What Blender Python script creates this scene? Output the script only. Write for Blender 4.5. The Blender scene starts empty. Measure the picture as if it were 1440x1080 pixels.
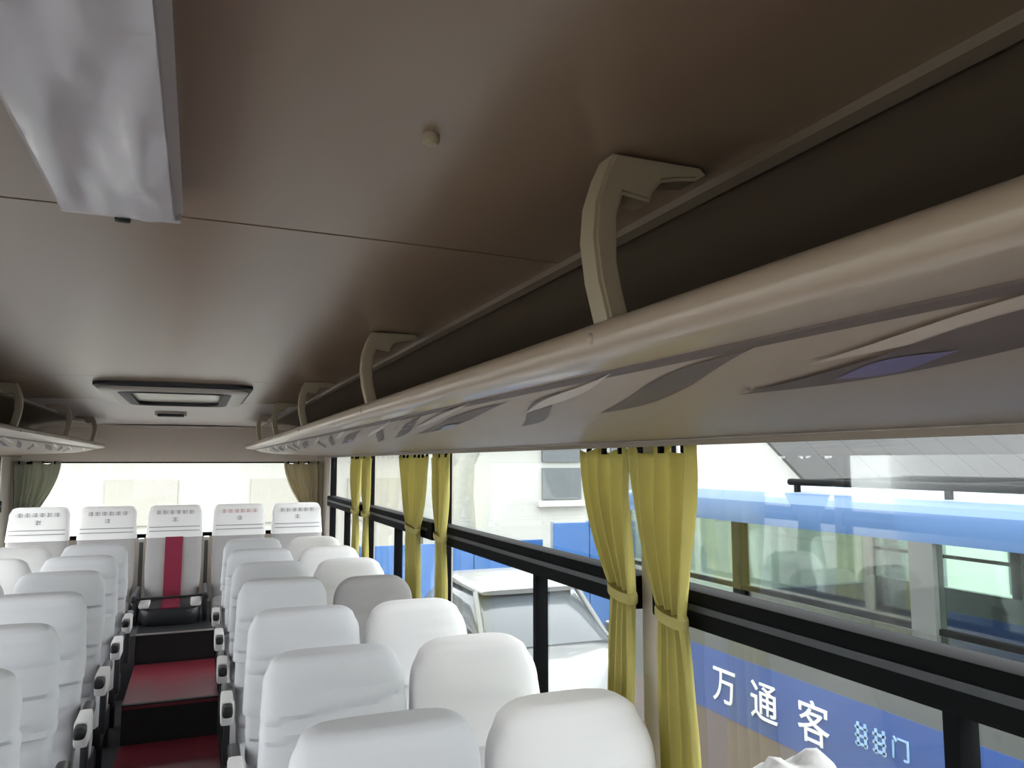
import bpy, bmesh, math, random
from mathutils import Vector, noise
PI = math.pi
random.seed(7)
S = bpy.context.scene
C = S.collection

# ------------------------------------------------------------------ camera
FPX = 1080.0
cam_d = bpy.data.cameras.new('camera'); cam = bpy.data.objects.new('camera', cam_d); C.objects.link(cam)
CX, CZ = 0.14, 1.57
cam.location = (CX, 0, CZ)
cam.rotation_euler = (math.radians(90 + 5.8), 0, math.radians(-22.2))
cam_d.sensor_width = 36; cam_d.lens = 36 * FPX / 1440; cam_d.clip_start = 0.02
S.camera = cam
# ------------------------------------------------------------------ sky / exposure
w = bpy.data.worlds.new('world'); S.world = w; w.use_nodes = True
bg = w.node_tree.nodes['Background']
bg.inputs[0].default_value = (0.97, 0.985, 1.0, 1); bg.inputs[1].default_value = 3.2
S.view_settings.view_transform = 'Standard'; S.view_settings.look = 'None'
S.view_settings.gamma = 1.0; S.view_settings.use_curve_mapping = False
S.view_settings.exposure = 1.2
S.cycles.use_denoising = True
S.cycles.max_bounces = 10; S.cycles.diffuse_bounces = 6; S.cycles.transparent_max_bounces = 16
S.cycles.sample_clamp_indirect = 6.0

# ------------------------------------------------------------------ materials
def srgb(r, g, b):
    f = lambda c: (c / 255 / 12.92) if c / 255 <= 0.04045 else ((c / 255 + 0.055) / 1.055) ** 2.4
    return (f(r), f(g), f(b), 1)
def mat(name, col, rough=0.6, metal=0.0, var=0.0, vscale=6.0, bump=0.0, bscale=40.0, spec=0.5, col2=None, stretch=None, coat=0.0):
    m = bpy.data.materials.new(name); m.use_nodes = True
    nt = m.node_tree; p = nt.nodes['Principled BSDF']
    p.inputs['Base Color'].default_value = col; p.inputs['Roughness'].default_value = rough
    p.inputs['Metallic'].default_value = metal; p.inputs['Specular IOR Level'].default_value = spec
    p.inputs['Coat Weight'].default_value = coat
    tc = nt.nodes.new('ShaderNodeTexCoord'); mp = nt.nodes.new('ShaderNodeMapping')
    nt.links.new(tc.outputs['Object'], mp.inputs[0])
    if stretch: mp.inputs['Scale'].default_value = stretch
    n = nt.nodes.new('ShaderNodeTexNoise'); n.inputs['Scale'].default_value = vscale; n.inputs['Detail'].default_value = 4
    nt.links.new(mp.outputs[0], n.inputs['Vector'])
    mix = nt.nodes.new('ShaderNodeMix'); mix.data_type = 'RGBA'
    c2 = col2 or tuple(c * (1 - var) for c in col[:3]) + (1,)
    mix.inputs['A'].default_value = col; mix.inputs['B'].default_value = c2
    nt.links.new(n.outputs['Fac'], mix.inputs['Factor'])
    nt.links.new(mix.outputs['Result'], p.inputs['Base Color'])
    if bump:
        n2 = nt.nodes.new('ShaderNodeTexNoise'); n2.inputs['Scale'].default_value = bscale; n2.inputs['Detail'].default_value = 3
        nt.links.new(mp.outputs[0], n2.inputs['Vector'])
        b = nt.nodes.new('ShaderNodeBump'); b.inputs['Strength'].default_value = bump; b.inputs['Distance'].default_value = 0.01
        nt.links.new(n2.outputs['Fac'], b.inputs['Height']); nt.links.new(b.outputs[0], p.inputs['Normal'])
    return m
def glass_mat(name, tint=(0.965, 0.98, 0.975, 1), refl=0.16):
    m = bpy.data.materials.new(name); m.use_nodes = True; nt = m.node_tree
    nt.nodes.remove(nt.nodes['Principled BSDF']); out = nt.nodes['Material Output']
    t = nt.nodes.new('ShaderNodeBsdfTransparent'); t.inputs[0].default_value = tint
    g = nt.nodes.new('ShaderNodeBsdfGlossy'); g.inputs['Roughness'].default_value = 0.02
    fr = nt.nodes.new('ShaderNodeFresnel'); fr.inputs[0].default_value = 1.5
    mu = nt.nodes.new('ShaderNodeMath'); mu.operation = 'MULTIPLY'; mu.inputs[1].default_value = refl
    mx = nt.nodes.new('ShaderNodeMixShader')
    nt.links.new(fr.outputs[0], mu.inputs[0]); nt.links.new(mu.outputs[0], mx.inputs[0])
    nt.links.new(t.outputs[0], mx.inputs[1]); nt.links.new(g.outputs[0], mx.inputs[2])
    nt.links.new(mx.outputs[0], out.inputs[0]); return m
M = dict(
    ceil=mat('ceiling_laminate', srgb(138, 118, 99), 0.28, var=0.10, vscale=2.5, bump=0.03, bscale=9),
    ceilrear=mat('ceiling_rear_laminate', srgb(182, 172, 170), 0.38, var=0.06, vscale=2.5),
    ceilside=mat('ceiling_side_panel', srgb(126, 113, 98), 0.5, var=0.1),
    strip=mat('bronze_strip', srgb(112, 100, 86), 0.4, metal=0.3, var=0.1),
    seam=mat('seam_dark', srgb(45, 40, 36), 0.8, var=0.2),
    rack=mat('rack_plastic', srgb(148, 132, 117), 0.42, var=0.05, vscale=2, bump=0.02, bscale=12),
    lip=mat('rack_lip', srgb(166, 150, 132), 0.32, var=0.06, vscale=3, coat=0.2),
    rackin=mat('rack_lining', srgb(70, 64, 58), 0.8, var=0.15),
    bracket=mat('bracket_beige', srgb(156, 143, 120), 0.5, var=0.08),
    decal_d=mat('decal_brown', srgb(80, 64, 58), 0.5, var=0.1),
    decal_l=mat('decal_pale', srgb(170, 156, 142), 0.3, var=0.05),
    decal_v=mat('decal_violet', srgb(96, 84, 128), 0.4, var=0.1),
    decal_b=mat('decal_blue', srgb(120, 132, 165), 0.4, var=0.1),
    wall=mat('wall_panel', srgb(176, 168, 158), 0.6, var=0.08),
    wallrear=mat('rear_header_panel', srgb(168, 156, 146), 0.6, var=0.08),
    frame=mat('window_frame_black', srgb(12, 13, 14), 0.8, var=0.2, spec=0.08),
    dark_strip=mat('window_rail_grey', srgb(44, 47, 50), 0.6, var=0.1),
    glass=glass_mat('window_glass'),
    glass2=glass_mat('coach_glass', (0.88, 0.96, 0.92, 1), 0.7),
    floor=mat('aisle_red_vinyl', srgb(128, 42, 56), 0.45, var=0.22, vscale=8, bump=0.05),
    floorside=mat('floor_grey', srgb(70, 70, 74), 0.7, var=0.2),
    riser=mat('riser_black', srgb(24, 26, 30), 0.6, var=0.2),
    nosing=mat('nosing_metal', srgb(190, 190, 185), 0.35, metal=0.8, var=0.1),
    white=mat('white_seat_cloth', srgb(224, 223, 224), 0.85, var=0.05, vscale=5, bump=0.25, bscale=14, spec=0.2),
    whiteloose_shade=mat('loose_cover_cloth_shaded', srgb(208, 209, 213), 0.9, var=0.07, vscale=5, bump=0.35, bscale=12, spec=0.15),  # greyer, cooler copy of the white cloth: aisle-seat shade put into the colour
    white2=mat('white_cap_cloth', srgb(230, 229, 229), 0.8, var=0.03, vscale=6, bump=0.12, bscale=18, spec=0.2),
    grey=mat('grey_seat_fabric', srgb(168, 165, 165), 0.85, var=0.1, vscale=8, bump=0.1, bscale=60, spec=0.2),
    red=mat('maroon_seat_fabric', srgb(132, 44, 66), 0.85, var=0.15, vscale=12, bump=0.1, bscale=80, spec=0.2),
    black=mat('black_plastic', srgb(32, 33, 38), 0.5, var=0.2),
    ink=mat('cover_print_grey', srgb(150, 146, 152), 0.8, var=0.1),
    inkred=mat('cover_print_red', srgb(196, 150, 150), 0.8, var=0.1),
    curtain=mat('curtain_olive', srgb(204, 194, 118), 0.8, var=0.2, vscale=10, bump=0.1, bscale=60, spec=0.2),
    tie=mat('curtain_tie', srgb(188, 178, 108), 0.8, var=0.2, vscale=10),
    curtbrown=mat('curtain_brown', srgb(170, 158, 128), 0.85, var=0.15, vscale=8),
    curtgrey=mat('curtain_greygreen', srgb(150, 150, 132), 0.85, var=0.15, vscale=8),
    film=mat('fixture_film', srgb(196, 194, 200), 0.36, var=0.12, vscale=6, bump=0.5, bscale=7, coat=0.5),
    fixture=mat('fixture_body', srgb(186, 182, 184), 0.35, var=0.06),
    lightlens=mat('hatch_lens', srgb(205, 200, 186), 0.3, var=0.25, vscale=7),
    rim=mat('hatch_rim', srgb(178, 170, 162), 0.35, var=0.06),
    ground=mat('yard_concrete', srgb(150, 147, 140), 0.85, var=0.25, vscale=1.2, bump=0.2, bscale=8),
    cblue=mat('coach_blue', srgb(44, 76, 114), 0.6, var=0.12, vscale=2, spec=0.3),
    croof=mat('coach_roof_pale', srgb(108, 118, 128), 0.7, var=0.08),
    cstripe=mat('coach_stripe_blue', srgb(46, 80, 146), 0.35, var=0.1, vscale=2),
    cgrey=mat('coach_grey', srgb(88, 92, 90), 0.45, var=0.2, vscale=3),
    ctaupe=mat('coach_taupe', srgb(112, 100, 98), 0.5, var=0.15),
    cseat=mat('coach_seat', srgb(150, 140, 140), 0.8, var=0.2),
    lett=mat('lettering_white', srgb(235, 240, 240), 0.5, var=0.05),
    lettpale=mat('lettering_pale_blue', srgb(150, 190, 225), 0.5, var=0.05),
    hoard=mat('hoarding_blue', srgb(44, 92, 150), 0.5, var=0.12, vscale=3),
    hpost=mat('hoarding_post', srgb(130, 140, 150), 0.5, metal=0.5, var=0.1),
    house=mat('house_white', srgb(160, 162, 158), 0.8, var=0.06, vscale=2),
    housecream=mat('house_cream', srgb(150, 149, 143), 0.8, var=0.06, vscale=2),
    housewin=mat('house_window', srgb(92, 98, 102), 0.4, var=0.2),
    housepale=mat('house_shutter_pale', srgb(136, 134, 126), 0.7, var=0.08),
    housetrim=mat('house_trim', srgb(176, 176, 172), 0.7, var=0.05),
    greyroof=mat('roof_sheet', srgb(62, 62, 62), 0.9, spec=0.2, var=0.18, vscale=3),
    bark=mat('bark', srgb(140, 142, 134), 0.9, var=0.3, vscale=14, bump=0.5, bscale=30),
    rubble=mat('rubble', srgb(176, 174, 166), 0.9, var=0.25, vscale=9, bump=0.4, bscale=20),
    carpaint=mat('car_paint', srgb(80, 82, 82), 0.4, var=0.05, coat=0.3),
    carglass=mat('car_glass', srgb(60, 66, 70), 0.12, var=0.1),
    tyre=mat('tyre', srgb(28, 28, 28), 0.8, var=0.2),
)

def translucent(m, k):
    nt = m.node_tree; p = nt.nodes['Principled BSDF']; out = nt.nodes['Material Output']
    t = nt.nodes.new('ShaderNodeBsdfTranslucent'); mx = nt.nodes.new('ShaderNodeMixShader'); mx.inputs[0].default_value = k
    src = p.inputs['Base Color'].links[0].from_socket
    nt.links.new(src, t.inputs[0]); nt.links.new(p.outputs[0], mx.inputs[1]); nt.links.new(t.outputs[0], mx.inputs[2]); nt.links.new(mx.outputs[0], out.inputs[0])
for k_ in ('curtain', 'tie', 'curtgrey', 'curtbrown'): translucent(M[k_], 0.4)

# ------------------------------------------------------------------ helpers
def obj(name, me, m, parent=None, loc=None, rot=None):
    if isinstance(me, bmesh.types.BMesh):
        me.normal_update()
        d = bpy.data.meshes.new(name); me.to_mesh(d); me.free(); me = d
    if m is not None and not me.materials: me.materials.append(m)
    o = bpy.data.objects.new(name, me); C.objects.link(o)
    if parent: o.parent = parent
    if loc: o.location = loc
    if rot: o.rotation_euler = rot
    return o
def smooth(me_or_bm, ang=40):
    if isinstance(me_or_bm, bmesh.types.BMesh):
        for f in me_or_bm.faces: f.smooth = True
        for e in me_or_bm.edges:
            if len(e.link_faces) == 2 and e.calc_face_angle(0) > math.radians(ang): e.smooth = False
    return me_or_bm
def empty(name, loc=(0, 0, 0), rz=0):
    o = bpy.data.objects.new(name, None); C.objects.link(o); o.location = loc; o.rotation_euler = (0, 0, rz)
    o.empty_display_size = 0.1
    return o
def tag(o, label, cat, group=None):
    o['label'] = label; o['category'] = cat
    if group: o['group'] = group
    return o
def struct(o, label=None, cat=None):
    o['kind'] = 'structure'
    if label: o['label'] = label
    if cat: o['category'] = cat
    return o
def box(x0, x1, y0, y1, z0, z1, bev=0.0, bm=None, seg=2):
    b = bmesh.new()
    r = bmesh.ops.create_cube(b, size=1)
    for v in b.verts:
        v.co = Vector(((x0 + x1) / 2 + v.co.x * (x1 - x0), (y0 + y1) / 2 + v.co.y * (y1 - y0), (z0 + z1) / 2 + v.co.z * (z1 - z0)))
    if bev:
        bmesh.ops.bevel(b, geom=b.edges[:], offset=bev, segments=seg, affect='EDGES', profile=0.6); smooth(b)
    if bm is None: return b
    d = bpy.data.meshes.new('tmp'); b.to_mesh(d); b.free(); bm.from_mesh(d); bpy.data.meshes.remove(d)
    return bm
def extrude_y(prof, ys, fx=None, closed=True, cap=True):
    """prof: list of (x,z); ys: stations; fx(x,z,y)->(x,z)"""
    b = bmesh.new(); rings = []
    for y in ys:
        rings.append([b.verts.new((*(lambda q: (q[0], y, q[1]))(fx(x, z, y) if fx else (x, z)),)) for x, z in prof])
    n = len(prof); rng = range(n if closed else n - 1)
    for a, c in zip(rings[:-1], rings[1:]):
        for i in rng: b.faces.new((a[i], a[(i + 1) % n], c[(i + 1) % n], c[i]))
    if cap and closed:
        b.faces.new(rings[0]); b.faces.new(rings[-1][::-1])
    bmesh.ops.recalc_face_normals(b, faces=b.faces[:])
    return smooth(b, 35)
def loft(rings, cap0=True, cap1=True):
    b = bmesh.new(); R = [[b.verts.new(p) for p in r] for r in rings]; n = len(R[0])
    for a, c in zip(R[:-1], R[1:]):
        for i in range(n): b.faces.new((a[i], a[(i + 1) % n], c[(i + 1) % n], c[i]))
    if cap0: b.faces.new(R[0][::-1])
    if cap1: b.faces.new(R[-1])
    bmesh.ops.recalc_face_normals(b, faces=b.faces[:])
    return smooth(b, 50)
def tube(pts, r, seg=8):
    rings = []; pts = [Vector(p) for p in pts]
    for i, p in enumerate(pts):
        t = (pts[min(i + 1, len(pts) - 1)] - pts[max(i - 1, 0)]).normalized()
        up = Vector((0, 0, 1)) if abs(t.z) < 0.9 else Vector((1, 0, 0))
        a = t.cross(up).normalized(); c = a.cross(t)
        rr = r[i] if isinstance(r, (list, tuple)) else r
        rings.append([p + (a * math.cos(k * 2 * PI / seg) + c * math.sin(k * 2 * PI / seg)) * rr for k in range(seg)])
    return loft(rings)
def sect(cx, cy, hx, hy, z, n=28, e=3.2):
    out = []
    for k in range(n):
        a = 2 * PI * k / n; ca, sa = math.cos(a), math.sin(a)
        out.append(Vector((cx + hx * math.copysign(abs(ca) ** (2 / e), ca), cy + hy * math.copysign(abs(sa) ** (2 / e), sa), z)))
    return out
def copy_tree(o, parent=None):
    c = o.copy(); C.objects.link(c); c.parent = parent
    for ch in list(o.children): copy_tree(ch, c)
    return c

# ------------------------------------------------------------------ the bus shell
Y0, Y1 = -4.2, 7.05          # front / rear inner wall
XW = 1.20                    # inner wall
ZC = 1.87                    # ceiling
GROUND = -1.18
fl = struct(obj('floor', box(-XW - .06, XW + .06, Y0 - .1, Y1 + .1, -0.10, 0.0), M['floorside']))
obj('aisle_strip', box(-0.20, 0.31, Y0, 4.9, 0.0, 0.012), M['floor'], fl)
def step(ya, yb, za, zb, xh, mt):
    t = obj('tread', box(.055-xh, .055+xh, ya + .0, yb, zb - .02, zb), mt, fl)
    obj('riser', box(.055-xh, .055+xh, ya + .012, ya + .05, za, zb - .021), M['riser'], fl)
    obj('nosing', box(.055-xh, .055+xh, ya - .008, ya + .02, zb + .001, zb + .008), M['nosing'] if zb > .3 else M['riser'], fl)
step(4.9, 5.85, 0.0, 0.22, 0.25, M['floor'])
step(5.85, Y1, 0.22, 0.41, 0.25, M['riser'])
for s in (-1, 1):
    obj('rear_platform', box(*sorted((.055 + s * .251, s * XW)), 5.85, Y1, 0.0, 0.41), M['floorside'], fl)

# ceiling: slab, panels between seams, longitudinal strips, side panels
ce = struct(obj('ceiling', box(-XW - .06, XW + .06, Y0 - .1, Y1 + .1, ZC + .03, ZC + .08), M['seam']))
SX = 0.645
def ceil_panel(ya, yb, m):
    prof = []
    for k in range(13):
        x = -SX + 2 * SX * k / 12; prof.append((x, ZC + 0.008 * (1 - (x / SX) ** 2)))
    prof += [(SX, ZC + .02), (-SX, ZC + .02)]
    obj('ceiling_panel', extrude_y(prof, [ya + .003, yb - .003]), m, ce)
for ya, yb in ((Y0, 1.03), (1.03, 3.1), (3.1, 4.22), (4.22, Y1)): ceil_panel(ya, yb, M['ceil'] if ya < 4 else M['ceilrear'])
for s in (-1, 1):
    prof = [(s * (SX + .015), ZC), (s * .85, ZC - .005), (s * 1.0, ZC - .03), (s * 1.12, ZC - .08), (s * XW, ZC - .16), (s * XW, ZC + .02), (s * (SX + .015), ZC + .02)]
    obj('side_panel', extrude_y(prof, [Y0, Y1]), M['ceilside'], ce)
    prof = [(s * (SX - .008), ZC + .004), (s * (SX - .006), ZC - .008), (s * (SX + .004), ZC - .014), (s * (SX + .014), ZC - .010), (s * (SX + .018), ZC + .004)]
    obj('trim_strip', extrude_y(prof, [Y0, Y1]), M['strip'], ce)
btn = tube([(0.332, 0.672, ZC + .006), (0.332, 0.672, ZC - .001), (0.332, 0.672, ZC - .004)], [.0085, .0085, .006], 16)
obj('button_cap', btn, M['bracket'], ce)

SILL, HEAD = 0.70, 1.63     # side window opening
PIL = [-3.3, -1.60, 0.07, 1.68, 3.52, 5.22, 6.75]
BAR0, BAR1 = 1.20, 1.285
for s, side in ((1, 'right'), (-1, 'left')):
    X0, X1 = (XW, XW + .06) if s > 0 else (-XW - .06, -XW)
    b = bmesh.new()
    box(X0, X1, Y0 - .1, Y1 + .1, -0.1, SILL, bm=b); box(X0, X1, Y0 - .1, Y1 + .1, HEAD, ZC + .05, bm=b)
    wl = struct(obj('wall_' + side, b, M['wall']))
    for i, y in enumerate(PIL):
        ya, yb = y - .035, y + .035
        if i == 0: ya = Y0 - .1
        if i == len(PIL) - 1: yb = Y1 + .1
        obj('pillar', box(X0 - .004, X1 + .004, ya, yb, SILL, HEAD), M['wall'], wl)
    for i in range(len(PIL) - 1):
        ya, yb = PIL[i] + .035, PIL[i + 1] - .035
        wn = struct(empty('window_%d' % (i + 1 + (0 if s > 0 else 6)), (s * XW, (ya + yb) / 2, SILL)))
        h = (yb - ya) / 2; ym = 0.0
        if i == 2: ym = 0.86 - (ya + yb) / 2
        if i == 3: ym = 2.40 - (ya + yb) / 2
        def wb(name, x0, x1, y0, y1, z0, z1, m, bev=0):
            x0, x1 = sorted((s * x0, s * x1)); return obj(name, box(x0, x1, y0, y1, z0 - SILL, z1 - SILL, bev), m, wn)
        b = bmesh.new()
        for (p, q, r, t) in ((-h, h, SILL, SILL + .03), (-h, h, HEAD - .008, HEAD), (-h, -h + .006, SILL, HEAD), (h - .006, h, SILL, HEAD)):
            x0, x1 = sorted((s * .005, s * .055)); box(x0, x1, p, q, r - SILL, t - SILL, bm=b)
        obj('frame', b, M['frame'], wn)
        cb = wb('crossbar', -.022, .05, -h, h, BAR0, BAR1, M['frame'], .008)
        x0, x1 = sorted((s * -.026, s * -.021))
        obj('rail_groove', box(x0, x1, -h + .06, h - .04, BAR0 + .040 - SILL, BAR0 + .054 - SILL), M['dark_strip'], cb)
        wb('mullion', .0, .045, ym - .014, ym + .014, SILL + .03, BAR0, M['frame'], .004)
        wb('glass_pane', .030, .034, -h + .015, h - .015, BAR1 - .01, HEAD - .01, M['glass'])
        wb('glass_pane', .022, .026, -h + .015, ym + .01, SILL + .02, BAR0 + .01, M['glass'])
        wb('glass_pane', .036, .040, ym - .01, h - .015, SILL + .02, BAR0 + .01, M['glass'])
# rear wall with wide window
RZ0, RZ1, RX = 0.95, 1.572, 1.10
b = bmesh.new()
box(-XW - .06, XW + .06, Y1, Y1 + .06, -.1, RZ0, bm=b)
box(-XW - .06, -RX, Y1, Y1 + .06, RZ0, RZ1, bm=b); box(RX, XW + .06, Y1, Y1 + .06, RZ0, RZ1, bm=b)
box(-XW - .06, XW + .06, Y1, Y1 + .06, RZ1, ZC + .05, bm=b)
wr = struct(obj('wall_rear', b, M['wallrear']))
prof = [(Y1 - .10, ZC - .002), (Y1 - .06, ZC - .02), (Y1 - .02, RZ1 + .06), (Y1 - .012, RZ1 + .004), (Y1, RZ1 + .004), (Y1, ZC - .002)]
hb = extrude_y(prof, [-XW, XW])
for v in hb.verts: v.co = Vector((v.co.y, v.co.x, v.co.z))
bmesh.ops.recalc_face_normals(hb, faces=hb.faces[:])
obj('header_panel', hb, M['wallrear'], wr)
wn = struct(empty('window_13', (0, Y1, RZ0)))
b = bmesh.new()
for (p, q, r, t) in ((-RX, RX, 0, .03), (-RX, RX, RZ1 - RZ0 - .012, RZ1 - RZ0), (-RX, -RX + .03, 0, RZ1 - RZ0), (RX - .03, RX, 0, RZ1 - RZ0)):
    box(p, q, .01, .05, r, t, bm=b)
obj('frame', b, M['frame'], wn)
obj('glass_pane', box(-RX + .01, RX - .01, .028, .032, .01, RZ1 - RZ0 - .005), M['glass'], wn)
# front wall with windscreen, behind the camera
b = bmesh.new()
box(-XW - .06, XW + .06, Y0 - .06, Y0, -.1, 0.75, bm=b); box(-XW - .06, XW + .06, Y0 - .06, Y0, 1.72, ZC + .05, bm=b)
box(-XW - .06, -1.1, Y0 - .06, Y0, .75, 1.72, bm=b); box(1.1, XW + .06, Y0 - .06, Y0, .75, 1.72, bm=b)
struct(obj('wall_front', b, M['wall']))
wn = struct(empty('window_14', (0, Y0 - .03, .75)))
obj('glass_pane', box(-1.1, 1.1, -.003, .003, 0, .97), M['glass'], wn)

# ------------------------------------------------------------------ luggage racks
TIP = 0.49                                   # bus x of the lip
UND = [(TIP, 1.700), (TIP - .006, 1.690), (TIP - .004, 1.678), (TIP + .02, 1.672), (TIP + .055, 1.668),   # rounded lip
       (TIP + .064, 1.6645), (TIP + .11, 1.650), (TIP + .2, 1.637), (TIP + .38, 1.629), (TIP + .58, 1.623), (TIP + .655, 1.622), (XW - .002, 1.621)]
TOP = [(XW - .002, 1.66), (TIP + .3, 1.685), (TIP + .06, 1.694), (TIP + .03, 1.700), (TIP + .012, 1.706)]
def und_z(x):
    for (a, za), (c, zc) in zip(UND[2:-1], UND[3:]):
        if a <= x <= c: return za + (zc - za) * (x - a) / (c - a)
    return UND[-1][1]
RY0, RYR, RY1 = -3.0, 6.35, 6.78
def rack_fx(s):
    def f(x, z, y):
        if y > RYR:
            t = (y - RYR) / (RY1 - RYR); k = math.sqrt(max(0.02, 1 - t * t))
            x = XW - (XW - x) * k
        return s * x, z
    return f
BR_R = [-1.6, -.5, 0.645, 1.76, 2.95, 4.05, 5.15]
BR_L = [-1.1, 0.0, 1.1, 2.25, 3.4, 4.65, 5.75]
def bracket_mesh(s):
    # 7-shaped bracket outline in the x-z plane (x from the lip towards the wall), 34 mm thick with rounded edges
    zb, zt = 1.703, ZC - .001
    out = [(.006, zb), (-.004, zb + .04), (-.009, zb + .08), (-.006, zb + .115), (.004, zb + .145), (.014, zt),
           (.055, zt), (.115, zt), (.122, zt - .006), (.110, zt - .014), (.085, zt - .018), (.068, zt - .022), (.058, zt - .034), (.054, zt - .044),
           (.024, zt - .040), (.017, zb + .105), (.016, zb + .06), (.022, zb + .03), (.030, zb)]
    b = bmesh.new(); T = .017
    lo = [b.verts.new((s * x, -T, z)) for x, z in out]; hi = [b.verts.new((s * x, T, z)) for x, z in out]
    n = len(out)
    for i in range(n): b.faces.new((lo[i], lo[(i + 1) % n], hi[(i + 1) % n], hi[i]))
    f1 = b.faces.new(lo); f2 = b.faces.new(hi[::-1])
    bmesh.ops.recalc_face_normals(b, faces=b.faces[:])
    ed = [e for f in (f1, f2) for e in f.edges]
    bmesh.ops.bevel(b, geom=ed, offset=.0035, segments=2, affect='EDGES')
    bmesh.ops.triangulate(b, faces=[f for f in b.faces if len(f.verts) > 4])
    return smooth(b, 45)
def leaf(s, ya, xa, yb, xb, wmax, bend, off=.0016, n=22):
    b = bmesh.new(); rows = []
    for i in range(n + 1):
        t = i / n; y = ya + (yb - ya) * t; xc = xa + (xb - xa) * t + bend * math.sin(2 * PI * t)
        wd = wmax * (math.sin(PI * min(1, t * 1.02 + .0)) ** .8 if 0 < t < .98 else 0.02) * (0.55 + .9 * (1 - t) * t * 2) + .0006
        row = []
        for j in range(5):
            x = xc + wd * (j / 4 - .5); row.append(b.verts.new((s * x, y, und_z(x) - off)))
        rows.append(row)
    for a, c in zip(rows[:-1], rows[1:]):
        for j in range(4): b.faces.new((a[j], a[j + 1], c[j + 1], c[j]))
    bmesh.ops.recalc_face_normals(b, faces=b.faces[:])
    for f in b.faces:
        if f.normal.z > 0: f.normal_flip()
    return smooth(b)
for s, BR in ((1, BR_R), (-1, BR_L)):
    rk = empty('luggage_rack', (0, 0, 0))
    tag(rk, 'pale grey overhead luggage rack ' + ('on the side of the blue coach outside' if s > 0 else 'on the side away from the blue coach'), 'luggage rack', 'overhead luggage racks')
    ys = [RY0 + (RYR - RY0) * k / 30 for k in range(31)] + [RYR + (RY1 - RYR) * math.sin(k / 10 * PI / 2) for k in range(1, 11)]
    obj('shelf', extrude_y(UND[4:] + TOP[:3], ys, rack_fx(s)), M['rack'], rk)
    lipprof = [(TIP + .056, 1.668), (TIP + .030, 1.6695)] + [(TIP + .0125 + .0185 * math.cos(an), 1.6885 + .0175 * math.sin(an)) for an in [math.radians(q) for q in range(255, 65, -12)]] + [TOP[3], TOP[2]]
    obj('lip', extrude_y(lipprof, ys, rack_fx(s)), M['lip'], rk)
    gp = [(TIP + .055, 1.669), (TIP + .056, 1.6655), (TIP + .066, 1.6625), (TIP + .067, 1.667)]
    obj('dark_strip', extrude_y(gp, ys[:-4], rack_fx(s)), M['decal_d'], rk)  # dark brown strip paints in the soft shading below the rounded lip
    ep = [(XW - .05, 1.624), (XW - .05, 1.615), (XW - .002, 1.612), (XW - .002, 1.624)]
    obj('edge_strip', extrude_y(ep, ys[:31], rack_fx(s)), M['wall'], rk)
    bmx = bracket_mesh(s); bme = bpy.data.meshes.new('bracket'); bmx.to_mesh(bme); bmx.free(); bme.materials.append(M['bracket'])
    for y in BR:
        o = obj('bracket', bme, None, rk, (s * (TIP), y, 0))
        obj('screw_cap', tube([(s * .002, 0, 1.689), (s * -.006, 0, 1.687), (s * -.009, 0, 1.6865)], [.006, .006, .003], 10), M['decal_l'], o)
    k = 0
    for q in range(-3, 6):
        o = 1.12 * q
        L = [(.96 + o, .668, .50 + o, .556, .036, .005, 'decal_d'), (1.30 + o, .69, .88 + o, .566, .036, .006, 'decal_d'),
             (1.10 + o, .612, .72 + o, .548, .016, -.003, 'decal_l'), (.48 + o, .596, .14 + o, .546, .018, .002, 'decal_l'),
             (.64 + o, .655, .08 + o, .566, .050, .008, 'decal_d'), (.50 + o, .642, .36 + o, .612, .030, .002, 'decal_v' if q % 2 == 0 else 'decal_b')]
        for (ya, xa, yb, xb, wm, bend, mm) in L:
            if q >= 1: ym_ = (ya + yb) / 2; ya = ym_ + (ya - ym_) * 1.5; yb = ym_ + (yb - ym_) * 1.5; wm *= .6; bend *= .6
            if ya > 6.3 or yb < RY0: continue
            obj('wave_print', leaf(s, ya, xa, yb, xb, wm, bend, .0036 if mm in ('decal_v', 'decal_b') else .0014 + .0004 * (k % 5)), M[mm], rk); k += 1

# ------------------------------------------------------------------ ceiling fittings
f = tag(empty('ceiling_fixture', (0.053, -.4, ZC)), 'long pale ceiling duct wrapped in glossy film, ending at the ceiling seam', 'duct')
prof = [(-.062, ZC + .002), (-.066, ZC - .018), (-.058, ZC - .030), (.054, ZC - .030), (.062, ZC - .018), (.058, ZC + .002)]
bd = extrude_y([(x, z - ZC) for x, z in prof], [-1.4, 1.325]); obj('housing', bd, M['fixture'], f)
# crinkled film under the housing
b = bmesh.new(); rows = []
for i in range(90):
    y = -1.39 + 2.70 * i / 89; row = []
    for j in range(15):
        x = -.053 + .106 * j / 14
        d = .006 * noise.noise(Vector((x * 26 + y * 5, y * 7, 1.3))) + .003 * noise.noise(Vector((x * 50, y * 22, 4)))
        row.append(b.verts.new((x, y, -.036 + d * min(1, 3 * min(j, 14 - j) / 7))))
    rows.append(row)
for a, c in zip(rows[:-1], rows[1:]):
    for j in range(14): b.faces.new((a[j], c[j], c[j + 1], a[j + 1]))
smooth(b); obj('plastic_film', b, M['film'], f)
obj('end_cap', box(-.06, .06, 1.318, 1.333, -.031, .001, .004), M['fixture'], f)
obj('latch', box(-.008, .008, 1.330, 1.340, -.034, -.024, .002), M['black'], f)

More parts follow.
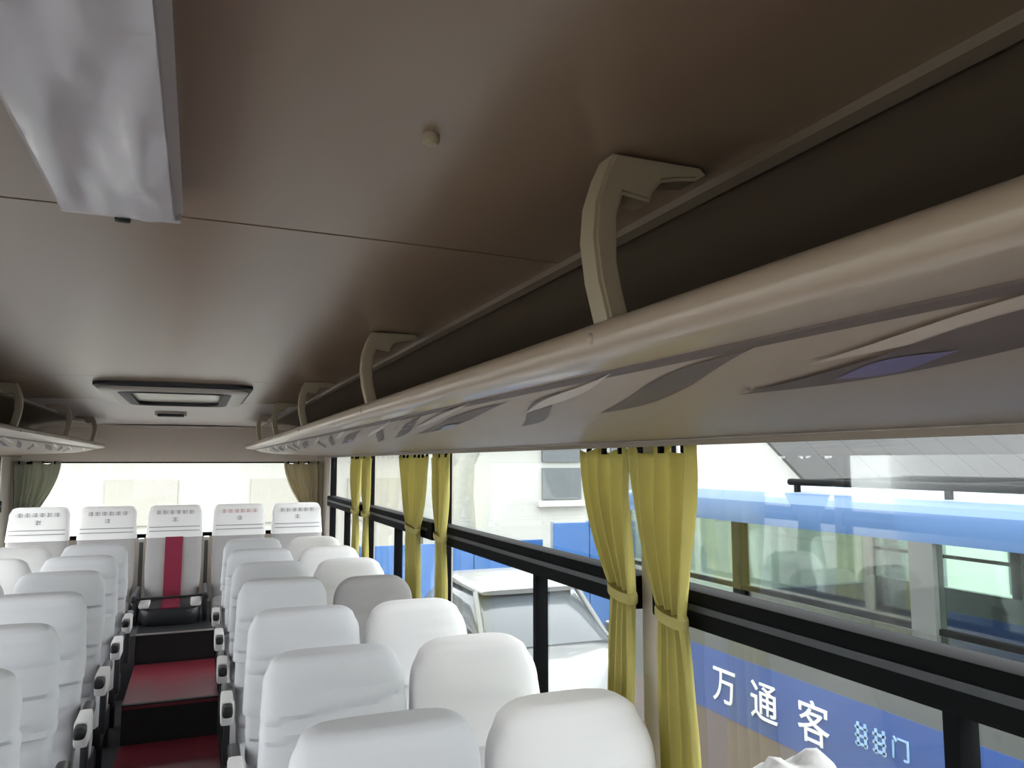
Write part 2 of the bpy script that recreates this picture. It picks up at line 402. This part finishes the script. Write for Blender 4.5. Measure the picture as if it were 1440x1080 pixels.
h = tag(empty('roof_hatch', (.05, 3.70, ZC)), 'rectangular roof hatch with pale rim and dark gasket near the rear of the ceiling', 'hatch')
def ring(x, y, wd, z0, z1, bev=.006):
    b = bmesh.new(); A = [(x, y), (x - wd, y - wd)]
    def loop(hx, hy, z, r=.07, n=5):
        out = []
        for (sx, sy, a0) in ((1, 1, 0), (-1, 1, PI / 2), (-1, -1, PI), (1, -1, 3 * PI / 2)):
            for k in range(n + 1):
                a = a0 + PI / 2 * k / n; out.append(Vector((sx * (hx - r) + r * math.cos(a), sy * (hy - r) + r * math.sin(a), z)))
        return out
    L = [loop(x, y, z1), loop(x, y, z0 + .006), loop(x - .008, y - .008, z0), loop(x - wd + .008, y - wd + .008, z0), loop(x - wd, y - wd, z0 + .006), loop(x - wd, y - wd, z1)]
    R = [[b.verts.new(p) for p in l] for l in L]; n = len(R[0])
    for i in range(len(R)):
        a, c = R[i], R[(i + 1) % len(R)]
        for k in range(n): b.faces.new((a[k], a[(k + 1) % n], c[(k + 1) % n], c[k]))
    bmesh.ops.recalc_face_normals(b, faces=b.faces[:]); return smooth(b, 40)
obj('outer_gasket', ring(.292, .46, .02, -.012, .006), M['black'], h)
obj('rim', ring(.276, .445, .07, -.026, .004), M['rim'], h)
obj('inner_gasket', ring(.215, .385, .04, -.030, .004), M['black'], h)
obj('hatch_panel', box(-.182, .182, -.352, .352, -.012, .004, .004), M['lightlens'], h)
v = tag(empty('ceiling_vent', (-.02, 5.2, ZC)), 'small dark slot vent on the ceiling between roof hatch and rear window', 'vent')
obj('housing', box(-.09, .09, -.05, .05, -.018, .012, .005), M['rim'], v)
for k in range(3): obj('slot', box(-.075, .075, -.055 + .028 * k, -.04 + .028 * k, -.022, -.006, .002), M['black'], v)

# ------------------------------------------------------------------ seats
def back_mesh(hw, h, hd, r, seed, wr=.004, lo=0.0, off=0.0, tilt=.17, e=3.4, amp2=.3, n=48, folds=(), flare=0.0):
    """upright cushion, local origin at the bottom; front towards -y; top at z=h"""
    zs = []
    z = lo
    while z < h - r: zs.append((z, 1.0, 1.0)); z += .015
    for k in range(10):
        a = PI / 2 * k / 9.5; q = math.cos(a)
        zs.append((h - r + r * math.sin(a), (hw - r + r * q) / hw, .45 + .55 * q))
    rings = []
    for (z, fw, fd) in zs:
        cy = tilt * z - .02 * math.sin(PI * min(1, z / h)) 
        wdt = hw * (.94 + .06 * math.sin(PI * min(1, (z / h) * 1.15))) * fw + off
        rg = sect(0, cy, wdt, hd * fd * (1 - .12 * z / h) + off, z + (off if z > h - r * .3 else 0), n, e)
        for p in rg:
            q = Vector((p.x * 5 + seed * 3.1, p.y * 3, p.z * 16 + seed)); nz = noise.noise(q) * wr + noise.noise(q * 2.3) * wr * .5
            fold = math.sin(p.z * 95 + 2.2 * noise.noise(Vector((p.x * 4 + seed, 0, seed))) + p.x * 5) * max(0, noise.noise(Vector((p.x * 3 + seed, 1, p.z * 5 + seed)))) * wr * .9
            nz += fold
            for (zf, dp, sl) in folds:
                q2 = p.z - (h - zf) - sl * p.x - .012 * noise.noise(Vector((p.x * 9, seed * 2, zf * 30)))
                fade = .35 + .65 * max(0, noise.noise(Vector((p.x * 5 + seed, zf * 40, 3))) + .5)
                nz += fade * dp * (math.exp(-(q2 / .011) ** 2) - .7 * math.exp(-((q2 - .022) / .014) ** 2))
            if flare: nz -= flare * max(0, 1 - (p.z - lo) / .05)
            p.y += nz * (1 if p.y < cy else .4); p.x += nz * .5 * amp2
        rings.append(rg)
    return loft(rings)
def cushion_mesh(hw, y0, y1, z0, z1, seed):
    rings = []
    for t, k in ((0, .94), (.12, .985), (.5, 1.0), (.8, .99), (.94, .95), (1.0, .86)):
        rg = sect(0, (y0 + y1) / 2, hw * k, (y1 - y0) / 2 * k, z0 + (z1 - z0) * t, 28, 4.5)
        for p in rg: p.z += .004 * noise.noise(Vector((p.x * 9 + seed, p.y * 9, 2)))
        rings.append(rg)
    return loft(rings)
HB = 0.43     # height of back bottom above floor
def make_seat(name, kind, seed, loose=False):
    """origin at the floor; y=0 at the front of the head"""
    t = empty(name); by = -.10
    bm_ = M['grey'] if kind == 'grey' else M['whiteloose_shade'] if loose else M['white']; cr_ = .07 if loose else .10
    ht = 1.05 - HB
    hw = .188
    rf = random.Random(seed * 10)
    nf = 6 if loose else 3
    F = [(.07 + .52 * (q + rf.uniform(.1, .9)) / nf, rf.uniform(.006, .011) * (1.9 if loose else .9), rf.uniform(-.16, .16)) for q in range(nf)]
    if not loose: F = [f_ for f_ in F if f_[0] > .2]
    # full slip cover on the back
    obj('backrest', back_mesh(hw, ht, .068, cr_, seed, .008, folds=F), bm_, t, (0, by + .065, HB))
    if kind != 'grey':
        obj('head_cover', back_mesh(hw, ht, .068, cr_, seed, .005, lo=ht - (.25 if not loose else .30), off=.010, folds=F, flare=.006), M['whiteloose_shade'] if loose else M['white2'], t, (0, by + .065, HB))
    c = obj('cushion', cushion_mesh(.192, -.52, -.05, .30, .45, seed), bm_, t)
    obj('seat_base', box(-.19, .19, -.46, -.06, .20, .305, .01), M['black'], t)
    for (x, y) in ((-.15, -.42), (.15, -.42), (-.15, -.10), (.15, -.10)):
        obj('leg', box(x - .018, x + .018, y - .02, y + .02, 0, .21, .004), M['black'], t)
    return t
def add_arm(t, sx):
    a = obj('armrest', box(sx * .222 - .019, sx * .222 + .019, -.36, .0, .62, .66, .014, seg=3), M['black'], t)
    obj('armrest_cover', box(sx * .222 - .023, sx * .222 + .023, -.30, -.14, .575, .667, .012), M['white2'], a)
    obj('armrest_bracket', box(sx * .215 - .012, sx * .215 + .012, -.10, -.04, .36, .63, .006), M['black'], t)
protos = {}
for arm in (-1, 0, 1):
    for sd in range(3):
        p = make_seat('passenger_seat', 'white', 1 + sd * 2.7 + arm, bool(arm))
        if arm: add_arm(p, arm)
        protos[arm, sd] = p
RR = [.85, 1.5, 2.12, 2.76, 3.5, 4.1, 4.75, 5.4]; LL = [1.6, 2.22, 2.8, 3.45, 4.1, 4.75, 5.4]
ORD = ['first', 'second', 'third', 'fourth', 'fifth', 'sixth', 'seventh', 'eighth']
used = set()
for s, rows, sidetxt in ((1, RR, 'coach side'), (-1, LL, 'far side')):
    for i, y in enumerate(rows):
        o = ORD[len(rows) - 1 - i]
        for place, x in (('aisle', .508 if s > 0 else .425), ('window', .905 if s > 0 else .83)):
            arm = -s if place == 'aisle' else 0
            if s > 0 and place == 'window' and abs(y - 3.5) < .01:
                t = make_seat('passenger_seat', 'grey', 11)
                tag(t, 'grey uncovered window seat between two white-covered window seats, beside the blue coach', 'seat', 'passenger seats')
            else:
                key = (arm, (i * 2 + (place == 'window')) % 3)
                if s > 0 and place == 'window' and y < 1: protos[9, 9] = make_seat('passenger_seat', 'white', 5.5); key = (9, 9)
                t = protos[key] if key not in used else copy_tree(protos[key]); used.add(key)
                tag(t, 'white-covered %s seat in the %s row ahead of the rear bench, %s' % (place, o, sidetxt), 'seat', 'passenger seats')
            t.location = (s * x, y, 0); t.rotation_euler = (0, 0, math.radians(random.uniform(-.8, .8)))
            if s > 0 and place == 'window' and y < 1:
                # bunched-up cover on the front window seat
                b = bmesh.new()
                bmesh.ops.create_icosphere(b, subdivisions=4, radius=1)
                for vv in b.verts:
                    n_ = vv.co.copy()
                    k_ = 1 + .14 * noise.noise(n_ * 2.6) + .07 * noise.noise(n_ * 6)
                    top = max(0, n_.z) * (.03 * math.exp(-((n_.x + .32) / .2) ** 2) + .035 * math.exp(-((n_.x - .25) / .22) ** 2))
                    vv.co = Vector((n_.x * .13 * k_, n_.y * .062 * k_ + .005, 1.066 + n_.z * .085 * k_ + top))
                obj('bunched_cover', smooth(b, 80), M['white2'], t)
for key, p in protos.items():
    if key not in used:
        for ch in list(p.children_recursive): bpy.data.objects.remove(ch)
        bpy.data.objects.remove(p)

# rear bench: five seats on the platform
RZ = 0.41
def strokes(bm, x0, z0, wd, hg, n, y, seed):
    """row of small illegible printed marks"""
    rnd = random.Random(seed); cw = wd / n
    for i in range(n):
        cx = x0 + cw * (i + .5)
        for k in range(3):
            zz = z0 - hg / 2 + hg * (k + .5) / 3; l = cw * rnd.uniform(.3, .42)
            box(cx - l, cx + l, y - .001, y + .001, zz - hg * .06, zz + hg * .06, bm=bm)
        l = cw * rnd.uniform(-.2, .2); box(cx + l - cw * .05, cx + l + cw * .05, y - .001, y + .001, z0 - hg / 2, z0 + hg / 2, bm=bm)
rear_l = ['beside the window away from the coach', 'between centre seat and far window seat', 'with a maroon centre strip facing the aisle', 'next to the centre seat, coach side', 'beside the window nearest the blue coach']
for i, x in enumerate((-.925, -.47, .0, .475, .925)):
    t = empty('rear_bench_seat', (x, 6.62, RZ)); hw = .20; ht = .70
    bk = obj('backrest', back_mesh(hw, ht, .06, .05, 20 + i, .002, e=5), M['grey'], t, (0, -.04, .115))
    cov = obj('head_cover', back_mesh(hw, ht, .06, .05, 20 + i, .002, lo=ht - .235, off=.007, e=5), M['white2'], bk)
    # front surface of the head cover, for the print
    def fy(z): return .17 * z - .02 * math.sin(PI * z / ht) - .06 * (1 - .12 * z / ht) - .0085
    b = bmesh.new(); strokes(b, -.14, ht - .045, .28, .030, 6, 0, 40 + i)
    for v_ in b.verts: v_.co.y += fy(v_.co.z) - .0015
    obj('print', b, M['inkred'] if i in (3,) else M['ink'], cov)
    b = bmesh.new(); strokes(b, -.025, ht - .10, .05, .034, 1, 0, 50 + i)
    for zz in (ht - .155, ht - .185): box(-.18, .18, -.001, .001, zz - .003, zz + .003, bm=b)
    for v_ in b.verts: v_.co.y += fy(v_.co.z) - .0015
    obj('hem_line', b, M['ink'], cov)
    obj('cushion', cushion_mesh(.205, -.50, -.05, .0, .125, 30 + i), M['grey'] if i != 2 else M['black'], t)
    if i == 2:
        rings = []
        for k in range(16):
            z = .03 + .44 * k / 15
            y = fy(z) - .004; rings.append([Vector((-.062, y, z)), Vector((.062, y, z)), Vector((.062, y + .02, z)), Vector((-.062, y + .02, z))])
        obj('centre_strip', loft(rings), M['red'], bk)
        obj('cushion_strip', box(-.062, .062, -.49, -.09, .118, .131, .004), M['red'], t)
        bar = obj('lap_bar', tube([(-.25, -.52, .20), (-.1, -.54, .205), (.1, -.54, .205), (.25, -.52, .21)], .009, 8), M['black'], t)
        for sx in (-1, 1):
            obj('armrest', box(sx * .235 - .02, sx * .235 + .02, -.54, -.05, .175, .225, .015, seg=3), M['black'], t)
            obj('armrest_cover', box(sx * .17 - .035, sx * .17 + .035, -.50, -.30, .126, .165, .015), M['white2'], t)
            obj('armrest_post', box(sx * .235 - .014, sx * .235 + .014, -.40, -.10, .0, .18, .004), M['black'], t)
            obj('seat_post', box(sx * .233 - .014, sx * .233 + .014, .02, .05, .0, .56, .004), M['cgrey'], t)
            obj('belt_anchor', box(sx * .233 - .02, sx * .233 + .02, .005, .045, .545, .575, .004), M['nosing'], t)
    tag(t, ('grey rear bench seat with white head cover, ' + rear_l[i]), 'seat', 'rear bench seats')

# ------------------------------------------------------------------ curtains
def curtain(frame, a0, a1, ztop, zbot, ztie, tc, tw, b0, b1, m, pleats, label, grp, seed, tiemat):
    """frame(u,d,z)->world: u along the wall, d distance from the wall into the bus"""
    t = empty('curtain', frame((a0 + a1) / 2, 0, zbot))
    base = Vector(t.location)
    NU, NV = 72, 40; b = bmesh.new(); rows = []
    hb = abs(b1 - b0) / 2
    for j in range(NV + 1):
        z = ztop + (zbot - ztop) * j / NV
        if z > ztie:
            k = (ztop - z) / (ztop - ztie); k2 = k ** 1.7
            l = a0 + (tc - tw / 2 - a0) * k2; r = a1 + (tc + tw / 2 - a1) * k2; amp = .010 + .006 * math.sin(PI * k) + .004 * k
        else:
            k = (ztie - z) / (ztie - zbot); k2 = k ** .7
            l = tc - tw / 2 + (b0 - tc + tw / 2) * k2; r = tc + tw / 2 + (b1 - tc - tw / 2) * k2; amp = .014 + .004 * k
        row = []
        for i in range(NU + 1):
            u = i / NU; ph = u * pleats * 2 * PI + 1.6 * noise.noise(Vector((u * 3.5, z * 2, seed)))
            d = amp * math.sin(ph) + .006 * noise.noise(Vector((u * 7, z * 5, seed + 9)))
            if j == 0: d *= 1.2
            uu = l + (r - l) * u + .10 * (r - l) / pleats * math.cos(ph)
            zz = z + (.012 * math.sin(ph * .5 + seed) if j == 0 else 0)
            row.append(b.verts.new(Vector(frame(uu, .03 + d, zz)) - base))
        rows.append(row)
    for p, q in zip(rows[:-1], rows[1:]):
        for i in range(NU): b.faces.new((p[i], p[i + 1], q[i + 1], q[i]))
    cl = obj('cloth', smooth(b, 80), m, t)
    sm = cl.modifiers.new('thick', 'SOLIDIFY'); sm.thickness = .0025
    # tieback: band round the gathered waist
    rings = []
    for zz, k in ((ztie - .012, 1.0), (ztie - .008, 1.05), (ztie + .008, 1.05), (ztie + .012, 1.0)):
        ring_ = []
        for q in range(20):
            a = 2 * PI * q / 20
            ring_.append(Vector(frame(tc + (tw / 2 + .006) * k * math.cos(a), .032 + .026 * k * math.sin(a), zz + .01 * math.cos(a))) - base)
        rings.append(ring_)
    obj('tieback', loft(rings), tiemat, t)
    nh = max(2, int(abs(a1 - a0) / .07))
    for q in range(nh):
        u = a0 + (a1 - a0) * (q + .5) / nh
        p = Vector(frame(u, .03, ztop)) - base
        obj('hook', box(p.x - .006, p.x + .006, p.y - .006, p.y + .006, p.z - .012, p.z + .012, .002), M['frame'], t)
    return tag(t, label, 'curtain', grp)
CT, CBOT = 1.602, 0.62
def fr_right(u, d, z): return (1.170 - d, u, z)
def fr_left(u, d, z): return (-1.170 + d, u, z)
def fr_rear(u, d, z): return (u, Y1 - .02 - d, z)
pairs = [((2.00, 1.745), 1.80, .10, (1.87, 1.74)), ((1.735, 1.465), 1.575, .085, (1.60, 1.44))]
sep = ['front', 'second', 'third']
curtains = [
    (1.93, 1.675, 1.715, .10, 1.82, 1.68, 'olive curtain tied at its waist beside the blue hoarding view, at front pillar'),
    (1.67, 1.395, 1.50, .09, 1.57, 1.37, 'olive curtain tied at its waist against the blue coach view, at front pillar'),
    (4.05, 3.47, 3.75, .20, 3.90, 3.60, 'wide olive curtain on the pillar before the third coach-side window'),
    (3.44, 3.16, 3.28, .09, 3.36, 3.18, 'narrow pale olive curtain on the pillar after the hoarding-view window'),
    (5.45, 5.06, 5.25, .12, 5.34, 5.12, 'olive curtain tied at the pillar before the last coach-side window'),
    (5.03, 4.78, 4.90, .09, 4.97, 4.84, 'narrow olive curtain at the pillar second from the rear corner, coach side'),
]
for k, (a0, a1, tc, tw, b0, b1, lb) in enumerate(curtains):
    curtain(fr_right, a1, a0, CT, CBOT, 1.245 if k != 1 else 1.225, tc, tw, b1, b0, M['curtain'], 4 + 2 * (k == 2), lb, 'olive curtains', k * 1.7, M['tie'])
for k, (a0, a1, tc, tw, b0, b1) in enumerate([(4.0, 3.45, 3.7, .16, 3.85, 3.55), (5.55, 5.05, 5.3, .14, 5.42, 5.2)]):
    curtain(fr_left, a1, a0, CT, CBOT, 1.225, tc, tw, b1, b0, M['curtgrey'], 6, ['grey-green curtain halfway along the windows away from the blue coach', 'grey-green curtain next to rear corner, windows away from the blue coach'][k], 'grey-green curtains', 20 + k, M['curtgrey'])
curtain(fr_rear, -1.18, -.86, 1.565, .66, 1.12, -1.10, .10, -1.17, -1.05, M['curtgrey'], 5, 'grey-green curtain in rear window corner away from the blue coach', 'rear window curtains', 31, M['curtgrey'])
curtain(fr_rear, .84, 1.18, 1.565, .66, 1.12, 1.10, .10, 1.05, 1.17, M['curtbrown'], 5, 'brownish grey curtain in rear window corner on the blue coach side', 'rear window curtains', 33, M['curtbrown'])
for k, (s, x) in enumerate(((1, 1.125), (-1, -1.125))):
    struct(obj('trim_%d' % (k + 1), box(x - .006, x + .006, Y0, 6.95, CT + .004, CT + .016), M['strip']))

# ------------------------------------------------------------------ outside
struct(obj('ground', box(-40, 40, -40, 60, GROUND - .2, GROUND), M['ground']))
# --- blue coach parked alongside
BX = CX + 2.40; BW = 2.0; BY0, BY1 = -4.2, 4.15
co = tag(empty('parked_coach', (BX + BW / 2, (BY0 + BY1) / 2, GROUND)), 'blue minibus parked alongside with white lettering and a roof rack', 'bus')
O = Vector(co.location)
def cpart(name, bm, m, parent=co):
    for v_ in bm.verts: v_.co -= O
    return obj(name, bm, m, parent)
zt, zw1, zw0, zs1, zs0 = CZ - .165, CZ - .285, CZ - .78, CZ - .92, CZ - 1.22
# roof with rounded blue cove and pale top
for nm, pr, m in (('roof_cove', [(0, zw1), (.01, zw1 + .05), (.04, zt - .02), (.12, zt + .01), (.20, zt + .02), (.20, zt - .03), (.06, zw1)], 'cblue'),):
    for s2 in (1, -1):
        pp = [(BX + x if s2 > 0 else BX + BW - x, z) for x, z in pr]
        cpart(nm, extrude_y(pp, [BY0, BY1]), M[m])
pp = [(BX + .20, zt + .02), (BX + .6, zt + .045), (BX + BW - .6, zt + .045), (BX + BW - .20, zt + .02), (BX + BW - .2, zt - .03), (BX + .2, zt - .03)]
cpart('roof', extrude_y(pp, [BY0, BY1]), M['croof'])
for s2 in (1, -1):
    xa, xb = (BX, BX + .05) if s2 > 0 else (BX + BW - .05, BX + BW)
    cpart('grey_band', box(xa, xb, BY0, BY1, zs1, zw0), M['cgrey'])
    cpart('stripe', box(xa - .002, xb + .002, BY0, BY1 - .65, zs0, zs1), M['cstripe'])
    cpart('stripe_end', box(xa - .001, xb + .001, BY1 - .65, BY1, zs0, zs1), M['cgrey'])
    cpart('skirt', box(xa, xb, BY0, BY1, GROUND + .32, zs0), M['ctaupe'])
    prev = BY0
    for k, y in enumerate((BY0, -2.6, -1.0, 0.45, 1.98, 3.02, BY1 - .06)):
        wd = .06 if k not in (4,) else .10
        cpart('pillar', box(xa, xb, y, y + wd, zw0, zw1), M['frame'] if k != 4 else M['cgrey'])
    for ya, yb in ((BY0 + .06, -2.6), (-2.54, -1.0), (-.94, .45), (.51, 1.98), (2.08, 3.02), (3.08, BY1 - .06)):
        pn = cpart('window_pane', box((xa + xb) / 2 - .003, (xa + xb) / 2 + .003, ya, yb, zw0, zw1), M['glass2'])
        cpart('window_rail', box((xa + xb) / 2 - .012, (xa + xb) / 2 + .012, ya, yb, zw0 + .18, zw0 + .20), M['frame'], pn)
    for y in (-2.7, 2.2):
        t_ = tube([(xa if s2 > 0 else xa - .12, y, GROUND + .36), ((xa if s2 > 0 else xa - .12) + .17, y, GROUND + .36)], .36, 24); cpart('wheel', t_, M['tyre'])
for y, nm in ((BY0, 'front_panel'), (BY1 - .05, 'rear_panel')):
    cpart(nm, box(BX + .05, BX + BW - .05, y, y + .05, GROUND + .32, zw0 - .05), M['cblue'])
    cpart('end_glass', box(BX + .05, BX + BW - .05, y + .02, y + .026, zw0 - .05, zw1), M['glass2'])
cpart('floor_pan', box(BX + .05, BX + BW - .05, BY0, BY1, GROUND + .5, GROUND + .56), M['cgrey'])
for s2 in (0, 1):
    for k in range(5):
        y = -1.6 + k * .95; x = BX + .45 + 1.1 * s2
        cpart('coach_seat', box(x - .22, x + .22, y, y + .14, GROUND + .56, zw0 + ((.16 if s2 else .1) if k < 2 else -.08), .05, seg=3), M['cseat'])
rr = cpart('roof_rack', tube([(BX + .25, 2.95, CZ - .095), (BX + .25, -3.0, CZ - .095)], .016, 8), M['frame'])
cpart('rack_rail', tube([(BX + 1.0, 2.95, CZ - .085), (BX + 1.0, -3.0, CZ - .085)], .016, 8), M['frame'], rr)
for k in range(8):
    y = 2.9 - k * .8
    cpart('cross_rail', tube([(BX + .25, y, CZ - .095), (BX + 1.0, y, CZ - .085)], .012, 8), M['frame'], rr)
    cpart('stanchion', box(BX + .24, BX + .26, y - .012, y + .012, zt + .0, CZ - .09), M['frame'], rr)
cpart('roof_unit', box(BX + .45, BX + 1.5, -.6, 1.55, zt + .02, zt + .12, .04, seg=3), M['croof'])
def text(body, size, yc, zc, m, nm, squash=1.0):
    cu = bpy.data.curves.new('t', 'FONT'); cu.body = body; cu.size = size; cu.align_x = 'CENTER'; cu.align_y = 'CENTER'; cu.extrude = .002; cu.offset = size * .003
    o = bpy.data.objects.new('t', cu); C.objects.link(o)
    bpy.context.view_layer.update()
    me = bpy.data.meshes.new_from_object(o.evaluated_get(bpy.context.evaluated_depsgraph_get()))
    bpy.data.objects.remove(o); me.materials.clear()
    for v_ in me.vertices:
        x, y, z = v_.co; v_.co = Vector((BX - .006 - z, yc - x * squash, zc + y)) - O
    return obj(nm, me, M[m], co)
for ch, y in (('万', 3.16), ('通', 2.88), ('客', 2.58)): text(ch, .185, y, CZ - 1.085, 'lett', 'lettering')
b = bmesh.new()
for k in range(2):   # two small unreadable characters, then one shaped like a door
    y = 2.33 - k * .085
    for q in range(3): box(BX - .006, BX - .003, y - .03, y + .03, CZ - 1.08 + q * .03, CZ - 1.07 + q * .03, bm=b)
    for q in (-.02, .015): box(BX - .006, BX - .003, y + q - .006, y + q + .006, CZ - 1.085, CZ - .995, bm=b)
cpart('small_lettering', b, M['lettpale'])
text('门', .085, 2.15, CZ - 1.04, 'lettpale', 'small_lettering')
b = bmesh.new(); bmesh.ops.create_cone(b, cap_ends=True, segments=24, radius1=.06, radius2=.06, depth=.006)
for v_ in b.verts: v_.co = Vector((BX - .006 + v_.co.z, 2.17 + v_.co.x, CZ - 1.21 + v_.co.y))
cpart('white_emblem', b, M['lett'])

# --- grey sheet-roofed shed behind the coach
sh = tag(empty('shed', (10.5, 8.5, GROUND)), 'shed with broad grey sloping sheet roof behind the blue minibus', 'building'); O2 = Vector(sh.location)
def part(name, bm, m, par, O_):
    for v_ in bm.verts: v_.co -= O_
    return obj(name, bm, m, par)
xL, xR = 6.65, 15.0; ey, ez = 7.0, CZ - .20; ry, rz = 11.0, CZ + 2.9
for k in range(14):
    xa = xL + (xR - xL) * k / 14; xb = xL + (xR - xL) * (k + 1) / 14 - .006
    bm = bmesh.new(); q = [bm.verts.new(p) for p in ((xa, ey, ez), (xb, ey, ez), (xb, ry, rz), (xa, ry, rz), (xa, ey, ez - .05), (xb, ey, ez - .05), (xb, ry, rz - .05), (xa, ry, rz - .05))]
    for fi in ((0, 1, 2, 3), (7, 6, 5, 4), (0, 4, 5, 1), (1, 5, 6, 2), (2, 6, 7, 3), (3, 7, 4, 0)): bm.faces.new([q[i] for i in fi])
    bmesh.ops.recalc_face_normals(bm, faces=bm.faces[:]); part('roof_sheet', bm, M['greyroof'], sh, O2)
bm = extrude_y([(7.15, GROUND), (11.0, GROUND), (11.0, rz - .06), (7.15, ez + .04)], [xL + .15, xR])
for v_ in bm.verts: v_.co = Vector((v_.co.y, v_.co.x, v_.co.z))
bmesh.ops.recalc_face_normals(bm, faces=bm.faces[:])
part('wall', bm, M['house'], sh, O2)
for k in range(3): part('window', box(8.0 + k * 2.2, 9.0 + k * 2.2, 7.11, 7.16, GROUND + 1.0, GROUND + 2.0), M['housewin'], sh, O2)

# --- white house with grey windows, seen through the second side window
hs = tag(empty('house', (9, 19, GROUND)), 'white house with grey windows and ledges behind the blue hoarding', 'building'); O3 = Vector(hs.location)
part('wall', box(5.2, 14, 18, 22, GROUND, CZ + .75), M['house'], hs, O3)
part('eave', box(5.0, 14.2, 17.6, 22, CZ + .75, CZ + .95), M['housetrim'], hs, O3)
for k, x in enumerate((8.3, 10.3, 12.2)):
    w_ = part('window', box(x, x + 1.1, 17.93, 18.0, CZ - .95, CZ - .15), M['housewin'], hs, O3)
    part('ledge', box(x - .15, x + 1.25, 17.8, 18.0, CZ - 1.12, CZ - .98), M['housetrim'], hs, O3)
    part('upper_window', box(x, x + 1.1, 17.93, 18.0, CZ + .0, CZ + .5), M['housewin'], hs, O3)
rh = tag(empty('house', (0, 18, GROUND)), 'long cream house seen through the rear window', 'building'); O4 = Vector(rh.location)
part('wall', box(-9, 4.6, 17, 21, GROUND, CZ + .35), M['housecream'], rh, O4)
part('eave', box(-9.2, 4.8, 16.6, 21, CZ + .35, CZ + .5), M['housetrim'], rh, O4)
for k, x in enumerate((-6.5, -3.9, -1.5, 1.2, 3.2)): part('window', box(x, x + 1.3, 16.94, 17.0, CZ - 1.25, CZ - .35), M['housepale'], rh, O4)
# --- hoarding
ho = tag(empty('hoarding', (5.0, 10, GROUND)), 'tall bright blue panel hoarding beyond the parked minibus', 'hoarding'); O5 = Vector(ho.location)
for k in range(3):
    x = 5.35 + k * .62
    part('panel', box(x, x + .60, 11.0, 11.04, GROUND, CZ - .95), M['hoard'], ho, O5)
    part('post', box(x - .03, x + .01, 11.04, 11.10, GROUND, CZ - .93), M['hpost'], ho, O5)
hl = tag(empty('hoarding', (3.5, 11, GROUND)), 'low blue panel hoarding set back beside the tall one', 'hoarding'); O6 = Vector(hl.location)
for k in range(6):
    x = 1.9 + k * .62
    part('panel', box(x, x + .60, 12.0, 12.04, GROUND, CZ - 1.3), M['hoard'], hl, O6)
    part('post', box(x - .03, x + .01, 12.04, 12.10, GROUND, CZ - 1.28), M['hpost'], hl, O6)
# --- tree
tr = tag(empty('tree', (4.6, 13.2, GROUND)), 'bare pale grey forked tree behind the low hoarding', 'tree')
obj('trunk', tube([(0, 0, 0), (.03, 0, 1.2), (-.03, 0, 2.2), (.02, 0, 2.9)], [.26, .22, .20, .18], 12), M['bark'], tr)
for k, (dx, dz, r) in enumerate(((.9, 1.6, .12), (-.8, 1.7, .12), (.15, 2.2, .12))):
    lb = obj('limb', tube([(.0, 0, 2.6), (dx * .45, .1, 2.6 + dz * .5), (dx, .0, 2.6 + dz)], [r * 1.2, r, r * .5], 10), M['bark'], tr)
    for q in range(3):
        p = Vector((dx * (.5 + .2 * q), .05, 2.6 + dz * (.5 + .2 * q)))
        obj('twig', tube([p, p + Vector((.3 * (-1) ** q, .1, .25)), p + Vector((.7 * (-1) ** q, .1, .35))], [.03, .02, .008], 6), M['bark'], lb)
# --- pale saloon car parked in the yard
cr = tag(empty('parked_car', (3.55, 8.3, GROUND)), 'pale grey car parked in the yard before the blue hoardings', 'car')
def csec(y, hw, z0, z1, n=24): 
    return [Vector((p.x, y, p.y)) for p in sect(0, (z0 + z1) / 2, hw, (z1 - z0) / 2, 0, n, 4.5)]
obj('body', loft([csec(-2.1, .62, .35, .62), csec(-2.05, .78, .24, .72), csec(-1.7, .82, .2, .80), csec(-.9, .84, .2, .90), csec(0, .84, .2, .94), csec(1.2, .84, .2, .96), csec(1.8, .82, .22, .96), csec(2.1, .74, .3, .85)]), M['carpaint'], cr)
gl = obj('cabin_glass', loft([csec(-1.0, .70, .86, .90), csec(-.35, .66, .86, 1.36), csec(.9, .66, .86, 1.38), csec(1.6, .68, .88, .96)]), M['carglass'], cr)
obj('roof', loft([csec(-.45, .56, 1.33, 1.38), csec(-.2, .62, 1.34, 1.43), csec(.4, .63, 1.35, 1.45), csec(.9, .60, 1.34, 1.42), csec(1.05, .54, 1.32, 1.36)]), M['carpaint'], cr)
for sx in (-1, 1):
    for y in (-1.3, 1.3):
        wh = obj('wheel', tube([(sx * .66, y, .30), (sx * .68, y, .30), (sx * .84, y, .30), (sx * .86, y, .30)], [.26, .30, .30, .26], 20), M['tyre'], cr)
        obj('hub_cap', tube([(sx * .855, y, .30), (sx * .872, y, .30)], [.18, .15], 16), M['nosing'], wh)
    obj('headlamp', box(sx * .58 - .13, sx * .58 + .13, -2.115, -1.98, .56, .68, .03, seg=3), M['lett'], cr)
    obj('wing_mirror', box(sx * .88 - .08, sx * .88 + .08, -.78, -.66, .90, 1.02, .03, seg=3), M['carpaint'], cr)
    obj('window_pillar', tube([(sx * .70, -.92, .90), (sx * .60, -.38, 1.36)], .03, 8), M['carpaint'], cr)
